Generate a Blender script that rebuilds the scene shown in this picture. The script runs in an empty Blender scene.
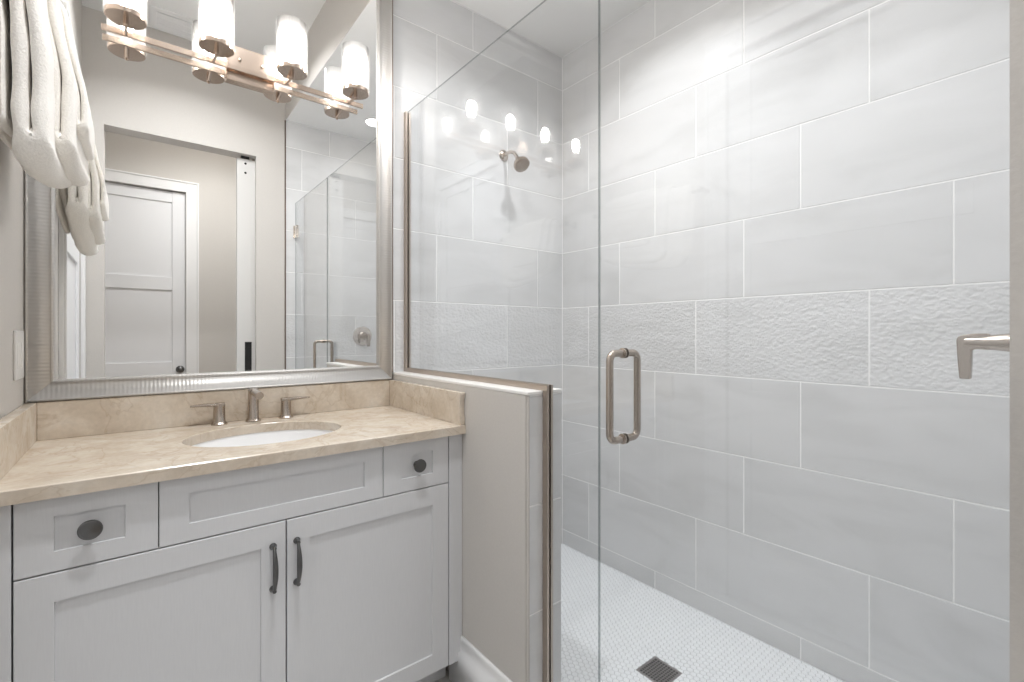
import bpy, bmesh, math, random
from mathutils import Vector, noise
random.seed(4)
S = bpy.context.scene
COL = S.collection
H = 1.1728                       # height of the lens above the shower floor

# ------------------------------------------------------------------ camera
cam = bpy.data.cameras.new('camera'); camo = bpy.data.objects.new('camera', cam); COL.objects.link(camo)
camo.location = (0, 0, H)
camo.rotation_euler = (math.radians(90), 0, math.radians(-38.933))
cam.sensor_width = 36; cam.lens = 471.65/1024*36
cam.shift_x = -(516.1-512)/1024; cam.shift_y = (333.9-341)/1024
cam.clip_start = .01; cam.clip_end = 50
S.camera = camo

# ------------------------------------------------------------------ world, exposure
w = bpy.data.worlds.new('world'); S.world = w; w.use_nodes = True
w.node_tree.nodes['Background'].inputs[0].default_value = (.9, .95, 1, 1)
w.node_tree.nodes['Background'].inputs[1].default_value = .3
S.view_settings.view_transform = 'Standard'; S.view_settings.look = 'None'
S.view_settings.gamma = 1; S.view_settings.use_curve_mapping = False
S.view_settings.exposure = 0.39
S.cycles.max_bounces = 14; S.cycles.diffuse_bounces = 6; S.cycles.glossy_bounces = 8
S.cycles.transparent_max_bounces = 32; S.cycles.transmission_bounces = 8
S.cycles.sample_clamp_indirect = 6; S.cycles.use_denoising = True
try: S.cycles.denoiser = 'OPENIMAGEDENOISE'
except Exception: pass

BULB = 98.0          # radiance of the vanity bulbs
def area(name, loc, size, power, color=(1, 1, 1), shape='DISK', rot=(0, 0, 0)):
    l = bpy.data.lights.new(name, 'AREA'); l.shape = shape; l.size = size; l.energy = power; l.color = color
    o = bpy.data.objects.new(name, l); COL.objects.link(o); o.location = loc; o.rotation_euler = rot
    return o
DOWN = [(1.36, .43, 1.5475, 1.3), (1.32, 1.20, 1.5475, 5.2), (.30, .80, 1.905, 13.0)]   # recessed lights: x, y, ceiling (rel), power; all but the first added as fill
for x, y, z, p in DOWN:
    area('recessed_lamp', (x, y, z+H-.012), .11, p, (.975, .985, 1)).data.spread = math.radians(135)
area('hall_fill_lamp', (.52, -.55, 1.905+H-.09), .34, 10.0, (.96, .98, 1)).data.spread = math.radians(150)  # added out of view, sends fill through the doorway onto the vanity front

# ------------------------------------------------------------------ dimensions (z relative to lens)
D = 1.890; XL = -.2396; XR = 1.860; XH = .8486; XH2 = .9775; YH = .998; YF = .055; YB = -.070
ZC = 1.905; ZS = 1.5475; HT = -.1617; XG = .914
DJ0, DJ1, DZ = -.1437, .659, 1.2433
ZZ = [None, 1.3601, 1.0590, .7532, .4498, .1439, -.1715, -.4827, -.7865, -1.0912]

# ------------------------------------------------------------------ materials
def newmat(name):
    m = bpy.data.materials.new(name); m.use_nodes = True
    nt = m.node_tree; b = nt.nodes['Principled BSDF']
    return m, nt, b
def N(nt, t, **kw):
    n = nt.nodes.new(t)
    for k, v in kw.items():
        if k.startswith('_'): setattr(n, k[1:], v)
        else: n.inputs[k.replace('__', ' ')].default_value = v
    return n
def coords(nt, scale=(1, 1, 1), rot=(0, 0, 0)):
    c = nt.nodes.new('ShaderNodeTexCoord'); mp = nt.nodes.new('ShaderNodeMapping')
    mp.inputs['Scale'].default_value = scale; mp.inputs['Rotation'].default_value = rot
    nt.links.new(c.outputs['Object'], mp.inputs['Vector']); return mp
def ramp(nt, stops):
    r = nt.nodes.new('ShaderNodeValToRGB'); e = r.color_ramp.elements
    while len(e) < len(stops): e.new(.5)
    for k, (p, c) in enumerate(stops): e[k].position = p; e[k].color = (*c, 1)
    return r
def bump(nt, b, src, strength, dist):
    n = nt.nodes.new('ShaderNodeBump'); n.inputs['Strength'].default_value = strength; n.inputs['Distance'].default_value = dist
    nt.links.new(src, n.inputs['Height']); nt.links.new(n.outputs['Normal'], b.inputs['Normal']); return n
def simple(name, col, rough=.5, metal=0, spec=.5, noise_amt=0, nscale=20, nbump=0, bdist=.001):
    m, nt, b = newmat(name)
    b.inputs['Roughness'].default_value = rough; b.inputs['Metallic'].default_value = metal
    b.inputs['Specular IOR Level'].default_value = spec
    b.inputs['Base Color'].default_value = (*col, 1)
    if noise_amt or nbump:
        mp = coords(nt); n = N(nt, 'ShaderNodeTexNoise', Scale=nscale, Detail=4.0)
        nt.links.new(mp.outputs[0], n.inputs['Vector'])
        if noise_amt:
            lo = tuple(c*(1-noise_amt) for c in col); hi = tuple(min(1, c*(1+noise_amt)) for c in col)
            r = ramp(nt, [(.3, lo), (.7, hi)]); nt.links.new(n.outputs['Fac'], r.inputs[0]); nt.links.new(r.outputs[0], b.inputs['Base Color'])
        if nbump: bump(nt, b, n.outputs['Fac'], nbump, bdist)
    return m
def emit(name, col, strength):
    m = bpy.data.materials.new(name); m.use_nodes = True; nt = m.node_tree; nt.nodes.clear()
    e = N(nt, 'ShaderNodeEmission', Color=(*col, 1), Strength=strength); o = nt.nodes.new('ShaderNodeOutputMaterial')
    nt.links.new(e.outputs[0], o.inputs[0]); return m
def glass(name, tint, f0=.04, rough=0.0, body=None, body_fac=0, bump_fn=None):
    """thin clear glass: transparent body, mirror reflection rising towards grazing angles"""
    m = bpy.data.materials.new(name); m.use_nodes = True; nt = m.node_tree; nt.nodes.clear()
    L = nt.links
    lw = nt.nodes.new('ShaderNodeLayerWeight'); lw.inputs[0].default_value = .5
    p = N(nt, 'ShaderNodeMath', _operation='POWER'); p.inputs[1].default_value = 5; L.new(lw.outputs['Facing'], p.inputs[0])
    mu = N(nt, 'ShaderNodeMath', _operation='MULTIPLY_ADD'); mu.inputs[1].default_value = 1-f0; mu.inputs[2].default_value = f0
    L.new(p.outputs[0], mu.inputs[0])
    t = N(nt, 'ShaderNodeBsdfTransparent', Color=(*tint, 1)); g = N(nt, 'ShaderNodeBsdfGlossy', Roughness=rough)
    base = t
    if body:
        tr = N(nt, 'ShaderNodeBsdfTranslucent', Color=(*body, 1)); mb = nt.nodes.new('ShaderNodeMixShader')
        if isinstance(body_fac, (int, float)): mb.inputs[0].default_value = body_fac
        else: L.new(body_fac(nt), mb.inputs[0])
        L.new(t.outputs[0], mb.inputs[1]); L.new(tr.outputs[0], mb.inputs[2]); base = mb
    mx = nt.nodes.new('ShaderNodeMixShader'); L.new(mu.outputs[0], mx.inputs[0]); L.new(base.outputs[0], mx.inputs[1]); L.new(g.outputs[0], mx.inputs[2])
    o = nt.nodes.new('ShaderNodeOutputMaterial'); L.new(mx.outputs[0], o.inputs[0])
    return m

M = {}
M['paint'] = simple('wall_paint', (.575, .55, .52), .7, noise_amt=.02, nscale=160, nbump=.35, bdist=.0012)
M['ceiling'] = simple('ceiling_paint', (.80, .80, .795), .8, nbump=.2, nscale=120)
M['trimwhite'] = simple('white_trim_paint', (.80, .80, .80), .35)
M['doorwhite'] = simple('white_door_paint', (.78, .785, .80), .4)
M['bronze'] = simple('brown_metal_edge', (.20, .14, .11), .35, metal=.9)
M['black'] = simple('black_metal', (.012, .012, .012), .4)
M['dark'] = simple('gap_shade_dark', (.05, .05, .05), .8)  # near-black colour standing in for shade between the cabinet fronts
M['porcelain'] = simple('white_porcelain', (.86, .86, .86), .08)
M['plate'] = simple('white_plastic', (.80, .79, .77), .35)
M['socket'] = simple('dull_grey', (.3, .3, .3), .6)

def nickel(name, col, rough):
    m, nt, b = newmat(name)
    b.inputs['Base Color'].default_value = (*col, 1); b.inputs['Metallic'].default_value = 1; b.inputs['Roughness'].default_value = rough
    return m
M['nickel'] = nickel('brushed_nickel', (.47, .415, .365), .27)
M['polished'] = nickel('polished_nickel', (.66, .61, .56), .12)
M['fixture'] = nickel('warm_nickel', (.54, .445, .375), .24)
M['pewter'] = nickel('dark_pewter', (.15, .15, .15), .3)
M['channel'] = nickel('bronze_nickel_channel', (.50, .43, .37), .34)
M['drainmetal'] = nickel('drain_metal', (.36, .34, .34), .4)

# mirror
m, nt, b = newmat('mirror_silver'); b.inputs['Metallic'].default_value = 1; b.inputs['Roughness'].default_value = 0
b.inputs['Base Color'].default_value = (.93, .935, .93, 1); M['mirror'] = m

# cabinet: painted wood with a faint vertical grain
m, nt, b = newmat('cabinet_white'); mp = coords(nt, (60, 60, 4)); n = N(nt, 'ShaderNodeTexNoise', Scale=6.0, Detail=5.0)
nt.links.new(mp.outputs[0], n.inputs['Vector']); r = ramp(nt, [(.3, (.625, .63, .645)), (.7, (.65, .655, .67))])
nt.links.new(n.outputs['Fac'], r.inputs[0]); nt.links.new(r.outputs[0], b.inputs['Base Color']); b.inputs['Roughness'].default_value = .42
bump(nt, b, n.outputs['Fac'], .06, .0005); M['cabinet'] = m

# beige marble counter
def marble(name, a, c, d, spec_rough):
    m, nt, b = newmat(name); mp = coords(nt, (1, 1, 1), (.3, .2, .5)); L = nt.links
    n1 = N(nt, 'ShaderNodeTexNoise', Scale=9.0, Detail=9.0, Roughness=.62, Distortion=.7); L.new(mp.outputs[0], n1.inputs['Vector'])
    r1 = ramp(nt, [(.32, a), (.52, c), (.72, d)]); L.new(n1.outputs['Fac'], r1.inputs[0])
    n2 = N(nt, 'ShaderNodeTexNoise', Scale=5.0, Detail=6.0, Distortion=1.6); L.new(mp.outputs[0], n2.inputs['Vector'])
    s = N(nt, 'ShaderNodeMath', _operation='SUBTRACT'); s.inputs[1].default_value = .5; L.new(n2.outputs['Fac'], s.inputs[0])
    ab = N(nt, 'ShaderNodeMath', _operation='ABSOLUTE'); L.new(s.outputs[0], ab.inputs[0])
    r2 = ramp(nt, [(0, (.35, .35, .35)), (.018, (0, 0, 0))]); L.new(ab.outputs[0], r2.inputs[0])
    mx = N(nt, 'ShaderNodeMix', _data_type='RGBA', _blend_type='MIX'); mx.inputs[7].default_value = (a[0]*.72, a[1]*.62, a[2]*.5, 1)
    L.new(r2.outputs[0], mx.inputs[0]); L.new(r1.outputs[0], mx.inputs[6]); 
    n3 = N(nt, 'ShaderNodeTexNoise', Scale=90.0, Detail=3.0); L.new(mp.outputs[0], n3.inputs['Vector'])
    r3 = ramp(nt, [(.3, (.9, .9, .9)), (.7, (1, 1, 1))]); L.new(n3.outputs['Fac'], r3.inputs[0])
    m2 = N(nt, 'ShaderNodeMix', _data_type='RGBA', _blend_type='MULTIPLY'); m2.inputs[0].default_value = 1
    L.new(mx.outputs[2], m2.inputs[6]); L.new(r3.outputs[0], m2.inputs[7]); L.new(m2.outputs[2], b.inputs['Base Color'])
    b.inputs['Roughness'].default_value = spec_rough; return m
M['marble'] = marble('beige_marble', (.53, .445, .35), (.63, .55, .455), (.71, .65, .57), .24)

# porcelain wall tile: pale grey with soft streaks, a different patch on every tile
def tilemat(name, relief=False, tint=(1, 1, 1)):
    m, nt, b = newmat(name); L = nt.links
    g = nt.nodes.new('ShaderNodeNewGeometry'); c = nt.nodes.new('ShaderNodeTexCoord')
    mul = N(nt, 'ShaderNodeMath', _operation='MULTIPLY'); mul.inputs[1].default_value = 37.0; L.new(g.outputs['Random Per Island'], mul.inputs[0])
    add = N(nt, 'ShaderNodeVectorMath', _operation='ADD'); L.new(c.outputs['Object'], add.inputs[0]); L.new(mul.outputs[0], add.inputs[1])
    mp = nt.nodes.new('ShaderNodeMapping'); mp.inputs['Scale'].default_value = (1, 1, 3.0); mp.inputs['Rotation'].default_value = (.45, .35, .2); L.new(add.outputs[0], mp.inputs['Vector'])
    n = N(nt, 'ShaderNodeTexNoise', Scale=2.6, Detail=6.0, Roughness=.5, Distortion=.9); L.new(mp.outputs[0], n.inputs['Vector'])
    T = lambda v: tuple(v[i]*tint[i] for i in range(3))
    r = ramp(nt, [(.28, T((.61, .613, .615))), (.5, T((.665, .668, .672))), (.75, T((.70, .703, .71)))]); L.new(n.outputs['Fac'], r.inputs[0])
    mr = N(nt, 'ShaderNodeMapRange'); mr.inputs['To Min'].default_value = .965; mr.inputs['To Max'].default_value = 1.03; L.new(g.outputs['Random Per Island'], mr.inputs[0])
    vm = N(nt, 'ShaderNodeVectorMath', _operation='SCALE'); L.new(r.outputs[0], vm.inputs[0]); L.new(mr.outputs[0], vm.inputs['Scale'])
    L.new(vm.outputs[0], b.inputs['Base Color'])
    b.inputs['Roughness'].default_value = .42 if not relief else .5
    if relief:
        mp2 = nt.nodes.new('ShaderNodeMapping'); mp2.inputs['Scale'].default_value = (1, 1, 1.35); L.new(add.outputs[0], mp2.inputs['Vector'])
        wn = N(nt, 'ShaderNodeTexNoise', Scale=35.0, Detail=1.0); L.new(mp2.outputs[0], wn.inputs['Vector'])
        wv = N(nt, 'ShaderNodeVectorMath', _operation='SCALE'); wv.inputs['Scale'].default_value = .018; L.new(wn.outputs['Color'], wv.inputs[0])
        wa = N(nt, 'ShaderNodeVectorMath', _operation='ADD'); L.new(mp2.outputs[0], wa.inputs[0]); L.new(wv.outputs[0], wa.inputs[1])
        v = nt.nodes.new('ShaderNodeTexVoronoi'); v.feature = 'SMOOTH_F1'; v.inputs['Scale'].default_value = 78.0; v.inputs['Smoothness'].default_value = .7; L.new(wa.outputs[0], v.inputs['Vector'])
        n4 = N(nt, 'ShaderNodeTexNoise', Scale=55.0, Detail=0.0); L.new(mp2.outputs[0], n4.inputs['Vector'])
        sb = N(nt, 'ShaderNodeMath', _operation='SUBTRACT'); L.new(n4.outputs['Fac'], sb.inputs[0]); L.new(v.outputs['Distance'], sb.inputs[1])
        bump(nt, b, sb.outputs[0], .55, .0035)
    else:
        n2 = N(nt, 'ShaderNodeTexNoise', Scale=3.0, Detail=1.0); L.new(add.outputs[0], n2.inputs['Vector']); bump(nt, b, n2.outputs['Fac'], .05, .004)
    return m
M['tile'] = tilemat('grey_porcelain_tile'); M['relief'] = tilemat('relief_tile', True)
M['grout'] = simple('light_grout', (.92, .92, .915), .85)
M['floorgrout'] = simple('floor_grout', (.47, .48, .50), .9)
M['mosaic'] = simple('white_mosaic', (.86, .88, .90), .25, noise_amt=.03, nscale=40)
M['endtile'] = M['tile']

# ribbed silver frame: ribs run across each member
def ribbed(name, axis):
    m, nt, b = newmat(name); L = nt.links
    b.inputs['Metallic'].default_value = .6; b.inputs['Roughness'].default_value = .46; b.inputs['Base Color'].default_value = (.60, .585, .565, 1)
    c = nt.nodes.new('ShaderNodeTexCoord'); w_ = N(nt, 'ShaderNodeTexWave', Scale=1.0/ (2*.0075)*.31415*2, Distortion=.4, Detail=1.0)
    w_.bands_direction = axis; L.new(c.outputs['Object'], w_.inputs['Vector']); w_.inputs['Scale'].default_value = 30.0
    n = N(nt, 'ShaderNodeTexNoise', Scale=14.0, Detail=2.0); L.new(c.outputs['Object'], n.inputs['Vector'])
    mu = N(nt, 'ShaderNodeMath', _operation='MULTIPLY'); L.new(w_.outputs['Fac'], mu.inputs[0]); L.new(n.outputs['Fac'], mu.inputs[1])
    bump(nt, b, mu.outputs[0], .38, .0018); return m
M['rib_x'] = ribbed('ribbed_silver_across', 'X'); M['rib_z'] = ribbed('ribbed_silver_upright', 'Z')

M['glass'] = glass('clear_glass', (.985, .990, .992), .05)
M['glassedge'] = glass('glass_edge', (.56, .59, .59), .10)
def grid_fac(nt):
    c = nt.nodes.new('ShaderNodeTexCoord'); sp = nt.nodes.new('ShaderNodeSeparateXYZ'); nt.links.new(c.outputs['UV'], sp.inputs[0])
    outs = []
    for k, f in ((0, 38), (1, 20)):
        a = N(nt, 'ShaderNodeMath', _operation='MULTIPLY'); a.inputs[1].default_value = f; nt.links.new(sp.outputs[k], a.inputs[0])
        fr = N(nt, 'ShaderNodeMath', _operation='FRACT'); nt.links.new(a.outputs[0], fr.inputs[0])
        g = N(nt, 'ShaderNodeMath', _operation='GREATER_THAN'); g.inputs[1].default_value = .28; nt.links.new(fr.outputs[0], g.inputs[0]); outs.append(g)
    mn = N(nt, 'ShaderNodeMath', _operation='MINIMUM'); nt.links.new(outs[0].outputs[0], mn.inputs[0]); nt.links.new(outs[1].outputs[0], mn.inputs[1])
    mr = N(nt, 'ShaderNodeMapRange'); mr.inputs['To Min'].default_value = .11; mr.inputs['To Max'].default_value = .014; nt.links.new(mn.outputs[0], mr.inputs[0])
    return mr.outputs[0]
M['shade'] = glass('pressed_glass_shade', (1, 1, 1), .02, .2, (.96, .96, .95), grid_fac)
M['bulb'] = emit('bulb_glow', (1, .955, .91), BULB)
M['lampface'] = emit('downlight_glow', (1, .95, .88), 14)
m = simple('terry_cloth', (.90, .87, .82), .95, noise_amt=.05, nscale=60, nbump=.7, bdist=.003)
m.node_tree.nodes['Principled BSDF'].inputs['Sheen Weight'].default_value = .35
for n_ in m.node_tree.nodes:
    if n_.type == 'TEX_NOISE': n_.inputs['Scale'].default_value = 260
M['terry'] = m

# ------------------------------------------------------------------ mesh helpers (z is given relative to the lens)
class MB:
    def __init__(s): s.bm = bmesh.new(); s.uv = None
    def box(s, x0, x1, y0, y1, z0, z1, mi=0, bev=0, segs=2):
        vs = [s.bm.verts.new((x, y, z)) for x in (x0, x1) for y in (y0, y1) for z in (z0, z1)]
        fs = [(0, 1, 3, 2), (4, 6, 7, 5), (0, 4, 5, 1), (2, 3, 7, 6), (0, 2, 6, 4), (1, 5, 7, 3)]
        faces = [s.bm.faces.new([vs[i] for i in f]) for f in fs]
        for f in faces: f.material_index = mi
        if bev:
            es = {e for f in faces for e in f.edges}
            r = bmesh.ops.bevel(s.bm, geom=list(es), offset=bev, segments=segs, affect='EDGES', profile=.5)
            for f in r['faces']: f.material_index = mi
        return s
    def quad(s, pts, mi=0):
        f = s.bm.faces.new([s.bm.verts.new(p) for p in pts]); f.material_index = mi; return f
    def ring(s, rings, close=True, caps=True, mi=0):
        rs = [[s.bm.verts.new(p) for p in r] for r in rings]; n = len(rs[0])
        for a, b in zip(rs, rs[1:]):
            for i in range(n if close else n-1):
                f = s.bm.faces.new((a[i], a[(i+1) % n], b[(i+1) % n], b[i])); f.material_index = mi; f.smooth = True
        if caps and close:
            f = s.bm.faces.new(list(reversed(rs[0]))); f.material_index = mi
            f = s.bm.faces.new(rs[-1]); f.material_index = mi
        return s
    def lathe(s, c, axis, prof, seg=32, mi=0, caps=True):
        """prof: list of (distance along axis, radius)"""
        a = Vector(axis).normalized(); u = a.orthogonal().normalized(); v = a.cross(u); c = Vector(c)
        rings = [[c+a*d+(u*math.cos(2*math.pi*k/seg)+v*math.sin(2*math.pi*k/seg))*max(r, 1e-5) for k in range(seg)] for d, r in prof]
        return s.ring(rings, mi=mi, caps=caps)
    def tube(s, pts, r, seg=16, mi=0, flat=None):
        pts = [Vector(p) for p in pts]; rings = []
        prev = None
        for i, p in enumerate(pts):
            t = (pts[min(i+1, len(pts)-1)]-pts[max(i-1, 0)]).normalized()
            u = t.orthogonal().normalized() if prev is None else (prev-t*prev.dot(t)).normalized()
            prev = u; v = t.cross(u); rr = r[i] if isinstance(r, (list, tuple)) else r
            rings.append([p+(u*math.cos(2*math.pi*k/seg)+v*math.sin(2*math.pi*k/seg))*rr for k in range(seg)])
        return s.ring(rings, mi=mi)
    def build(s, name, mats, parent=None, smooth=False, bevel=0, angle=35):
        if not isinstance(mats, (list, tuple)): mats = [mats]
        off = Vector((0, 0, H)); loc = Vector((0, 0, 0))
        if parent is not None:
            p = parent; loc = Vector(p.location)
            while p.parent: p = p.parent; loc = loc + Vector(p.location)
        for v in s.bm.verts: v.co += off-loc
        bmesh.ops.recalc_face_normals(s.bm, faces=s.bm.faces)
        me = bpy.data.meshes.new(name); s.bm.to_mesh(me); s.bm.free()
        for m_ in mats: me.materials.append(m_)
        o = bpy.data.objects.new(name, me); COL.objects.link(o); o.parent = parent
        if bevel:
            md = o.modifiers.new('bevel', 'BEVEL'); md.width = bevel; md.segments = 2; md.limit_method = 'ANGLE'; md.angle_limit = math.radians(40)
        if smooth:
            for p_ in me.polygons: p_.use_smooth = True
            try: me.set_sharp_from_angle(angle=math.radians(angle))
            except Exception: pass
        return o
def tag(o, label, cat, group=None):
    o['label'] = label; o['category'] = cat
    if group: o['group'] = group
    return o
def thing(name, label, cat, loc, group=None):
    o = bpy.data.objects.new(name, None); COL.objects.link(o); o.location = (loc[0], loc[1], loc[2]+H); o.empty_display_size = .05
    return tag(o, label, cat, group)
def struct(o, label=None, cat=None):
    o['kind'] = 'structure'
    if label: o['label'] = label; o['category'] = cat
    return o
def lab(o, label): o['label'] = label; return o
def copy_tree(o, parent=None):
    c = o.copy(); COL.objects.link(c)
    if parent is not None: c.parent = parent
    for ch in list(o.children): copy_tree(ch, c)
    return c
def arc(c, r, a0, a1, n, fx):
    return [fx(c[0]+r*math.cos(a0+(a1-a0)*k/n), c[1]+r*math.sin(a0+(a1-a0)*k/n)) for k in range(n+1)]

# ------------------------------------------------------------------ tiled walls
PH = {1: .2691, 2: .4728, 0: .6765}                      # first joint of each course on the right wall (0: courses 0,3,6,9)
PHA = {0: 1.262, 1: 1.066, 2: 1.471}
TW = .6109; GR = .0040; TD = .0016
def courses():
    zs = [ZS]+ZZ[1:]+[-H]
    return [(r, zs[r+1], zs[r]) for r in range(10)]
def tiled(mb, u0, u1, phases, place, r_off=0, rows=None):
    """place(u, d, z) -> point, d = height above the grout"""
    for r, z0, z1 in courses() if rows is None else rows:
        ph = phases[r % 3]; k = math.floor((u0-ph)/TW); us = [u0]
        u = ph+k*TW
        while u < u1:
            if u > u0+.004 and u < u1-.004: us.append(u)
            u += TW
        us.append(u1)
        for a, b in zip(us, us[1:]):
            g = GR/2; mi = 2 if r == 5 else 1
            a_, b_, c_, d_ = a+g, b-g, z0+g, z1-g; e = .0012
            lo = [mb.bm.verts.new(place(*q)) for q in ((a_, 0, c_), (b_, 0, c_), (b_, 0, d_), (a_, 0, d_))]
            hi = [mb.bm.verts.new(place(*q)) for q in ((a_+e, TD, c_+e), (b_-e, TD, c_+e), (b_-e, TD, d_-e), (a_+e, TD, d_-e))]
            for i in range(4):
                f = mb.bm.faces.new((lo[i], lo[(i+1) % 4], hi[(i+1) % 4], hi[i])); f.material_index = mi
            f = mb.bm.faces.new(hi); f.material_index = mi
TM = [M['grout'], M['tile'], M['relief']]
# right wall of the shower
mb = MB(); mb.box(XR+TD, XR+.12, YB, D+.12, -H-.1, ZC+.1); tiled(mb, YF, D, PH, lambda u, d, z: (XR+TD-d, u, z)); struct(mb.build('wall_right', TM))
# mirror wall: painted part and tiled part
mb = MB(); mb.box(XL-.12, XH-.0001, D, D+.12, -H-.1, ZC+.1); struct(mb.build('wall_back', M['paint']))
mb = MB(); mb.box(XH, XR+TD, D+TD, D+.12, -H-.1, ZC+.1); tiled(mb, XH, XR, PHA, lambda u, d, z: (u, D+TD-d, z)); struct(mb.build('wall_shower', TM))
# front wall: doorway, shower end tiled
mb = MB(); mb.box(XL-.12, DJ0, YB, YF, -H-.1, ZC+.1); mb.box(DJ0, DJ1, YB, YF, DZ, ZC+.1)
mb.box(DJ1, XH, YF-.036, YF, -H-.1, ZC+.1); mb.box(DJ1, XH, YB, YB+.036, -H-.1, ZC+.1); struct(mb.build('wall_front', M['paint']))
mb = MB(); mb.box(XH, XR+TD, YF-.036, YF-TD, -H-.1, ZC+.1); mb.box(XH, XR+TD, YB, YB+.036, -H-.1, ZC+.1)
tiled(mb, XH, XR, {0: 1.16, 1: .96, 2: 1.36}, lambda u, d, z: (u, YF-TD+d, z)); struct(mb.build('wall_shower_end', TM))
# left wall with a door in it
LD0, LD1, LDT = .15, 1.05, 1.2433
mb = MB(); mb.box(XL-.12, XL, LD1, D, -H-.1, ZC+.1); mb.box(XL-.12, XL, YF, LD0, -H-.1, ZC+.1); mb.box(XL-.12, XL, LD0, LD1, LDT, ZC+.1)
struct(mb.build('wall_left', M['paint']))
# floors and ceilings
mb = MB(); mb.box(XL-.12, XH2, YB, D, -H-.1, -H-.0002); struct(mb.build('floor', simple('floor_tile', (.50, .49, .47), .4, noise_amt=.06, nscale=6)))
mb = MB(); mb.box(XL-.12, XH, YF, D, ZC, ZC+.1); struct(mb.build('ceiling', M['ceiling']))
mb = MB(); mb.box(XH+.0005, XR+TD, YF, D, ZS, ZC+.1); mb.box(XH, XH+.0005, YF, D, ZS, ZC, mi=1); struct(mb.build('ceiling_shower', [M['ceiling'], M['paint']]))
# half wall beside the vanity
mb = MB(); mb.box(XH, XH2, YH+.010, D, -H, HT-.010, bev=0)
mb.box(XH+.0065, XH2, YH+TD, YH+.010, -H, HT-.010, mi=1)
rows = [(r, a, min(b, HT-.011)) for r, a, b in courses() if a < HT-.02]
def endp(u, d, z): return (u, YH+TD-d, z)
for r, a, b in rows:
    g = GR/2; e = .001
    lo = [mb.bm.verts.new(endp(*q)) for q in ((XH+.0065, 0, a+g), (XH2, 0, a+g), (XH2, 0, b-g), (XH+.0065, 0, b-g))]
    hi = [mb.bm.verts.new(endp(*q)) for q in ((XH+.0075, TD, a+g+e), (XH2-e, TD, a+g+e), (XH2-e, TD, b-g-e), (XH+.0075, TD, b-g-e))]
    for i in range(4): mb.bm.faces.new((lo[i], lo[(i+1) % 4], hi[(i+1) % 4], hi[i])).material_index = 2
    mb.bm.faces.new(hi).material_index = 2
struct(mb.build('wall_half', [M['paint'], M['grout'], M['tile']]), 'greige low wall between the vanity and the shower', 'half wall')
mb = MB(); mb.box(XH-.001, XH2+.002, YH-.001, D, HT-.010, HT, bev=.002); struct(mb.build('trim_1', simple('white_cap_stone', (.84, .83, .81), .3)), 'pale stone cap on top of the half wall', 'cap')
mb = MB(); mb.box(XH-.007, XH, D-.012, D, HT, ZS, mi=0); struct(mb.build('trim_2', M['bronze']), 'brown metal edge strip between mirror and shower tile', 'trim')
mb = MB(); mb.box(XH-.006, XH, YF, YF+.006, -H, ZS); struct(mb.build('trim_3', M['bronze']))
mb = MB(); mb.box(XH+.002, XH+.0055, YH-.0005, YH+.009, -H, HT-.011); struct(mb.build('trim_4', M['paint']))
# baseboard along the half wall
mb = MB(); prof = [(0, -H), (-.018, -H), (-.018, -H+.118), (-.009, -H+.122), (-.009, -H+.152), (-.008, -H+.160), (-.006, -H+.168), (0, -H+.168)]
mb.ring([[Vector((XH+a, y, z)) for a, z in prof] for y in (YH+.002, D-.5)]); struct(mb.build('baseboard_half', M['trimwhite']), 'white stepped baseboard along the foot of the half wall', 'baseboard')
mb = MB(); mb.box(XL, XL+.016, 1.12, 1.36, -H, -H+.168, bev=.003); struct(mb.build('baseboard_left', M['trimwhite']))

# mosaic shower floor
P = .0212; mb = MB(); mb.box(XH2, XR+TD, YB, D+TD, -H-.1, -H-.0012, mi=0)
DR = (1.359, 1.471, .906, 1.018)
rowh = P*math.sqrt(3)/2; ny = int((D-YF)/rowh)+1; nx = int((XR-XH2)/P)+2; R6 = (P-.0028)/math.sqrt(3)
for j in range(ny+1):
    for i in range(nx):
        cx = XH2+P*(i+.5*(j % 2)); cy = YF+rowh*j
        if DR[0]+.001 < cx < DR[1]-.001 and DR[2]+.001 < cy < DR[3]-.001: continue
        if cx > XR+R6*.8 or cy > D+R6*.8: continue
        pts = [(max(XH2, min(XR, cx+R6*math.cos(math.pi/6+k*math.pi/3))), max(YF, min(D, cy+R6*math.sin(math.pi/6+k*math.pi/3)))) for k in range(6)]
        hi = [mb.bm.verts.new((x, y, -H)) for x, y in pts]
        lo = [mb.bm.verts.new((min(XR, cx+(x-cx)*1.07), min(D, cy+(y-cy)*1.07), -H-.0012)) for x, y in pts]
        mb.bm.faces.new(hi).material_index = 1
        for k in range(6): mb.bm.faces.new((lo[k], lo[(k+1) % 6], hi[(k+1) % 6], hi[k])).material_index = 1
struct(mb.build('floor_shower', [M['floorgrout'], M['mosaic']]), 'white small mosaic tile shower floor', 'shower floor')
# curb under the glass
mb = MB(); mb.box(XH, XH2, YF, YH-.001, -H, -H+.10, bev=.003); struct(mb.build('trim_5', M['tile']), 'tiled curb under the shower door', 'curb')

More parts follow.
